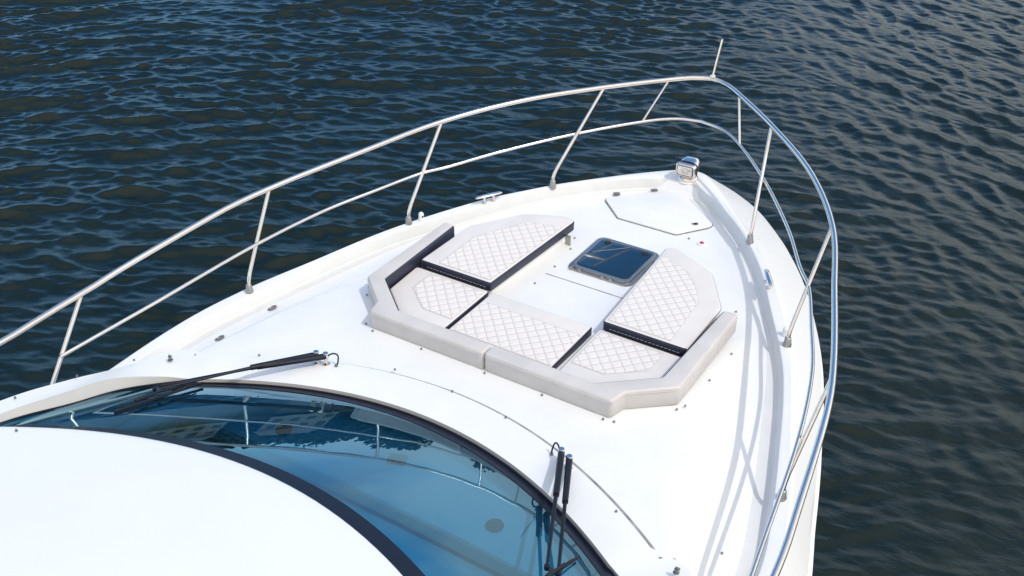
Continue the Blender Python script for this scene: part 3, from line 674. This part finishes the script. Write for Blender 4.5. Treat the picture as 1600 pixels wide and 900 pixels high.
def cushion(poly, rad, z0, z1, navy_edges, qpoly, label, name='sun_pad_cushion', zipedge=None):
    n = len(poly); p = ccw(poly); flags = []
    for i in range(n):
        a, b = p[i], p[(i+1) % n]; mx_ = ((a[0]+b[0])/2, (a[1]+b[1])/2)
        flags.append(1 if any(math.hypot(mx_[0]-q[0], mx_[1]-q[1]) < .06 for q in navy_edges) else 0)
    cx = sum(q[0] for q in p)/n; cy = sum(q[1] for q in p)/n
    e = empty(name, (cx, cy, z0)); tag(e, label, 'cushion', 'quilted sun pad cushions')
    L0 = lambda o: (setattr(o, 'parent', e), setattr(o, 'location', (-cx, -cy, -z0)))
    rp_, tt = rounded(p, rad, 6, flags)
    m = MB(); m.slab(rp_, z0, z1, .017, 5, side=tt); o = m.build('cushion_cover', [vinyl, navy], None, auto=60); L0(o)
    m = MB(); piping(m, [(q.x, q.y) for q in rp_], z1-.014, 0.0005, .0025); o = m.build('piping', [navy if any(flags) else vinyl], None); L0(o)
    # quilted panel: puffed diamonds, real relief
    q = ccw(qpoly); xs = [a[0] for a in q]; ys = [a[1] for a in q]; st_ = .005
    bm = bmesh.new(); nx = int((max(xs)-min(xs))/st_)+2; ny = int((max(ys)-min(ys))/st_)+2
    V = [[bm.verts.new((min(xs)-.002+i*st_, min(ys)-.002+j*st_, 0)) for j in range(ny+1)] for i in range(nx+1)]
    for i in range(nx):
        for j in range(ny): bm.faces.new((V[i][j], V[i+1][j], V[i+1][j+1], V[i][j+1]))
    for i in range(len(q)):
        a = Vector((*q[i], 0)); b = Vector((*q[(i+1) % len(q)], 0)); d = b-a; nrm = Vector((d.y, -d.x, 0))
        bmesh.ops.bisect_plane(bm, geom=bm.verts[:]+bm.edges[:]+bm.faces[:], plane_co=a, plane_no=nrm, clear_outer=True)
    lay = bm.verts.layers.float.new('stitch')
    for v in bm.verts:
        x, y = v.co.x, v.co.y
        # diamond pattern, slightly wandering by hand
        xw = x+.0025*math.sin(9*y+3*x); yw = y+.0025*math.sin(8*x+2)
        a = (xw/QP+yw/(QP*1.08)); b = (xw/QP-yw/(QP*1.08))
        da_ = abs(a-round(a)); db = abs(b-round(b)); dm = min(da_, db)*QP*.70
        ed = 1e9
        for i in range(len(q)):
            A = Vector(q[i]); B = Vector(q[(i+1) % len(q)]); d = (B-A).normalized(); ed = min(ed, (Vector((x, y))-A).dot(Vector((-d.y, d.x))))
        puff = .0042*(1-math.exp(-dm/.008))*min(1, ed/.012)
        v.co.z = z1+.0015+puff
        v[lay] = max(0, 1-dm/.0036)*.85 if ed > .004 else .55
    me = bpy.data.meshes.new('quilted_panel'); bm.to_mesh(me); bm.free(); o = link('quilted_panel', me, quilt); L0(o)
    if zipedge:
        a, b = Vector(zipedge[0]), Vector(zipedge[1]); d = (b-a); Ln = d.length; d.normalize(); nr = Vector((d.y, -d.x)); m = MB()
        k = .03
        while k < Ln-.03:
            p0 = a+d*k+nr*.0015; p1 = a+d*(k+.021)+nr*.0015; h = z0+(z1-z0)*.42
            m.tube([(p0.x, p0.y, h), (p1.x, p1.y, h)], .0017, 6); k += .030
        o = m.build('zip_stitching', thread, None); L0(o)
rz = -.02; zt = .052
cushion([(-.455, .110), (-.455, .765), (-1.12, .765), (-1.10, .40), (-.775, .118)], [.02, .03, .03, .05, .05], rz, zt, [(-.455, .48), (-.78, .765)],
        [(-.482, .31), (-.482, .735), (-.965, .735), (-.965, .50), (-.73, .31)], 'cream quilted cushion in the rear port corner of the sun pad, five sided')
cushion([(-.435, .108), (.405, .108), (.405, .765), (-.435, .765)], .025, rz, zt, [(.405, .45), (-.435, .45)],
        [(-.424, .20), (.393, .20), (.393, .625), (-.424, .625)], 'rectangular cream quilted cushion at the middle rear of the sun pad')
cushion([(.455, .110), (.775, .118), (1.10, .40), (1.12, .765), (.455, .765)], [.02, .05, .05, .03, .03], rz, zt, [(.455, .48), (.78, .765)],
        [(.482, .31), (.73, .31), (.965, .50), (.965, .735), (.482, .735)], 'cream quilted cushion in the rear starboard corner of the sun pad, five sided')
fz0, fz1 = .022, .104
cushion([(-.465, .79), (-.40, 1.945), (-.50, 1.985), (-.82, 1.835), (-1.085, 1.43), (-1.10, .79)], [.025, .05, .06, .15, .15, .03], fz0, fz1, [(-.78, .79), (-.432, 1.367), (-.45, 1.965)],
        [(-.49, .82), (-.44, 1.80), (-.72, 1.72), (-.95, 1.30), (-.95, .82)], 'raised forward port sun pad cushion, cream quilting with navy sides and a stitched rear edge', zipedge=((-1.07, .79), (-.49, .79)))
cushion([(.465, .79), (1.10, .79), (1.10, 1.39), (.85, 1.80), (.47, 1.99), (.40, 1.95)], [.025, .03, .15, .15, .05, .04], fz0, fz1, [(.78, .79), (.432, 1.37)],
        [(.49, .82), (.97, .82), (.93, 1.38), (.74, 1.68), (.43, 1.83)], 'raised forward starboard sun pad cushion beside the blue deck hatch, navy rear edge', zipedge=((.49, .79), (1.07, .79)))
# moulded plinths under the raised forward cushions
for s_ in (-1, 1):
    p = ccw([(.50*s_, .84), (.44*s_, 1.88), (.50*s_, 1.93), (.80*s_, 1.78), (1.04*s_, 1.40), (1.05*s_, .84)])
    m = MB(); m.slab(rounded(p, .04), -.06, .020, .01, 2); m.build('cushion_plinth', gel, boat)
    m = MB(); m.box((.385*s_, 1.80, 0.0), .05, .006, .09, bev=.002); m.build('support_bracket', brushed, boat)

# ------------------------------------------------------------------ far shore (seen mirrored in the windshield)
land = MB(); ang = np.linspace(R(60), R(160), 60); rows = []
for a in ang:
    d = 150+12*math.sin(a*7)+6*math.sin(a*17)
    rows.append([(math.cos(a)*d, math.sin(a)*d, WZ-.5), (math.cos(a)*(d+2), math.sin(a)*(d+2), WZ+.7), (math.cos(a)*(d+50), math.sin(a)*(d+50), 1), (math.cos(a)*(d+400), math.sin(a)*(d+400), 9)])
land.grid(rows); landm = mat('grassy_bank', (.06, .075, .035), .9, noise=.4, nscale=.2)
lo = land.build('shore_bank', landm); lo['kind'] = 'structure'
leafm = mat('dark_tree_foliage', (.035, .06, .03), .8, noise=.5, nscale=.6); barkm = mat('bark', (.08, .06, .04), .9)
def tree(x, y, h, wd, label):
    t = empty('tree', (x, y, .2)); tag(t, label, 'tree', 'trees on the far shore')
    m = MB(); m.tube([(0, 0, -.5), (.1, 0, h*.3), (0, .1, h*.6)], [h*.03, h*.02, h*.012], 8)
    for k in range(4): a = k*1.6; m.tube([(0, 0, h*.32), (math.cos(a)*wd*.3, math.sin(a)*wd*.3, h*.6)], [h*.012, h*.005], 5)
    m.build('trunk', barkm, t)
    m = MB(); n = 1500; c = []
    lobes = [(rng.normal()*wd*.22, rng.normal()*wd*.22, h*(.5+.32*rng.random()), wd*(.2+.16*rng.random())) for _ in range(11)]
    for k in range(n):
        lx, ly, lz_, lr = lobes[rng.integers(11)]; v = Vector(rng.normal(size=3)).normalized()*lr*(.7+.35*rng.random())
        p = Vector((lx, ly, lz_))+v; s = h*.036*(.6+rng.random()); u = Vector(rng.normal(size=3)).normalized(); q = u.orthogonal().normalized()
        m.add([p+u*s, p+q*s, p-u*s, p-q*s], [(0, 1, 2, 3)])
    m.build('crown', leafm, t, smooth=False)
tlab = ['tall spreading', 'low rounded', 'narrow dark', 'broad', 'ragged', 'small', 'leaning', 'full', 'sparse', 'bushy', 'old', 'young', 'dense', 'open crowned']
k = 0
for az, h in ((-62, 9), (-56, 11), (-50, 8), (-42, 12), (-36, 15), (-30, 17), (-24, 14), (-19, 19), (-13, 16), (-7, 20), (-1, 22), (5, 18), (12, 24), (20, 20)):
    d = 158+rng.random()*14
    tree(math.sin(R(az))*d, math.cos(R(az))*d, h, h*.95, '%s green tree on the shore ahead, mirrored in the windshield' % tlab[k]); k += 1
wood = MB()
for a in np.linspace(R(62), R(158), 900):
    d = 172+rng.random()*16; h = (5+5*rng.random())*(1+.5*math.sin(a*9))*(1.5 if a < R(95) else 1)
    for _ in range(12):
        p = Vector((math.cos(a)*d, math.sin(a)*d, rng.random()*h+.5)); s = 1.2+rng.random(); u = Vector(rng.normal(size=3)).normalized(); q = u.orthogonal().normalized()
        wood.add([p+u*s, p+q*s, p-u*s, p-q*s], [(0, 1, 2, 3)])
wo_ = wood.build('shore_wood', leafm, smooth=False); wo_['kind'] = 'stuff'; tag(wo_, 'dark wood along the far shore behind the trees', 'wood')
wallm = mat('pale_house_wall', (.30, .30, .27), .8, noise=.1, nscale=1); roofm = mat('grey_house_roof', (.16, .15, .15), .8); winm = mat('house_window', (.03, .04, .05), .1)
def house(az, w_, h_, label):
    d = 153; x, y = math.sin(R(az))*d, math.cos(R(az))*d
    e = empty('house', (x, y, 0)); e.rotation_euler = (0, 0, R(-az)); tag(e, label, 'house', 'houses on the far shore')
    m = MB(); m.box((0, 0, h_/2-.5), w_, 8, h_+1); m.build('wall', wallm, e, smooth=False)
    m = MB(); m.add([(-w_/2-.5, -4.5, h_), (w_/2+.5, -4.5, h_), (w_/2+.5, 4.5, h_), (-w_/2-.5, 4.5, h_), (-w_/2+1.5, 0, h_+2.6), (w_/2-1.5, 0, h_+2.6)], [(0, 1, 5, 4), (2, 3, 4, 5), (1, 2, 5), (3, 0, 4), (3, 2, 1, 0)]); m.build('roof', roofm, e, smooth=False)
    for i in range(int(w_/3)):
        for j in range(int(h_/3)):
            m = MB(); m.box((-w_/2+1.8+i*3, -4.02, 1.3+j*3), 1.5, .12, 1.5); m.build('window', winm, e, smooth=False)
house(-47, 18, 6, 'long pale two storey house between trees on the shore'); house(-38.5, 12, 6, 'smaller pale two storey house on the shore'); house(-52.5, 9, 4, 'single storey pale boathouse at the water')
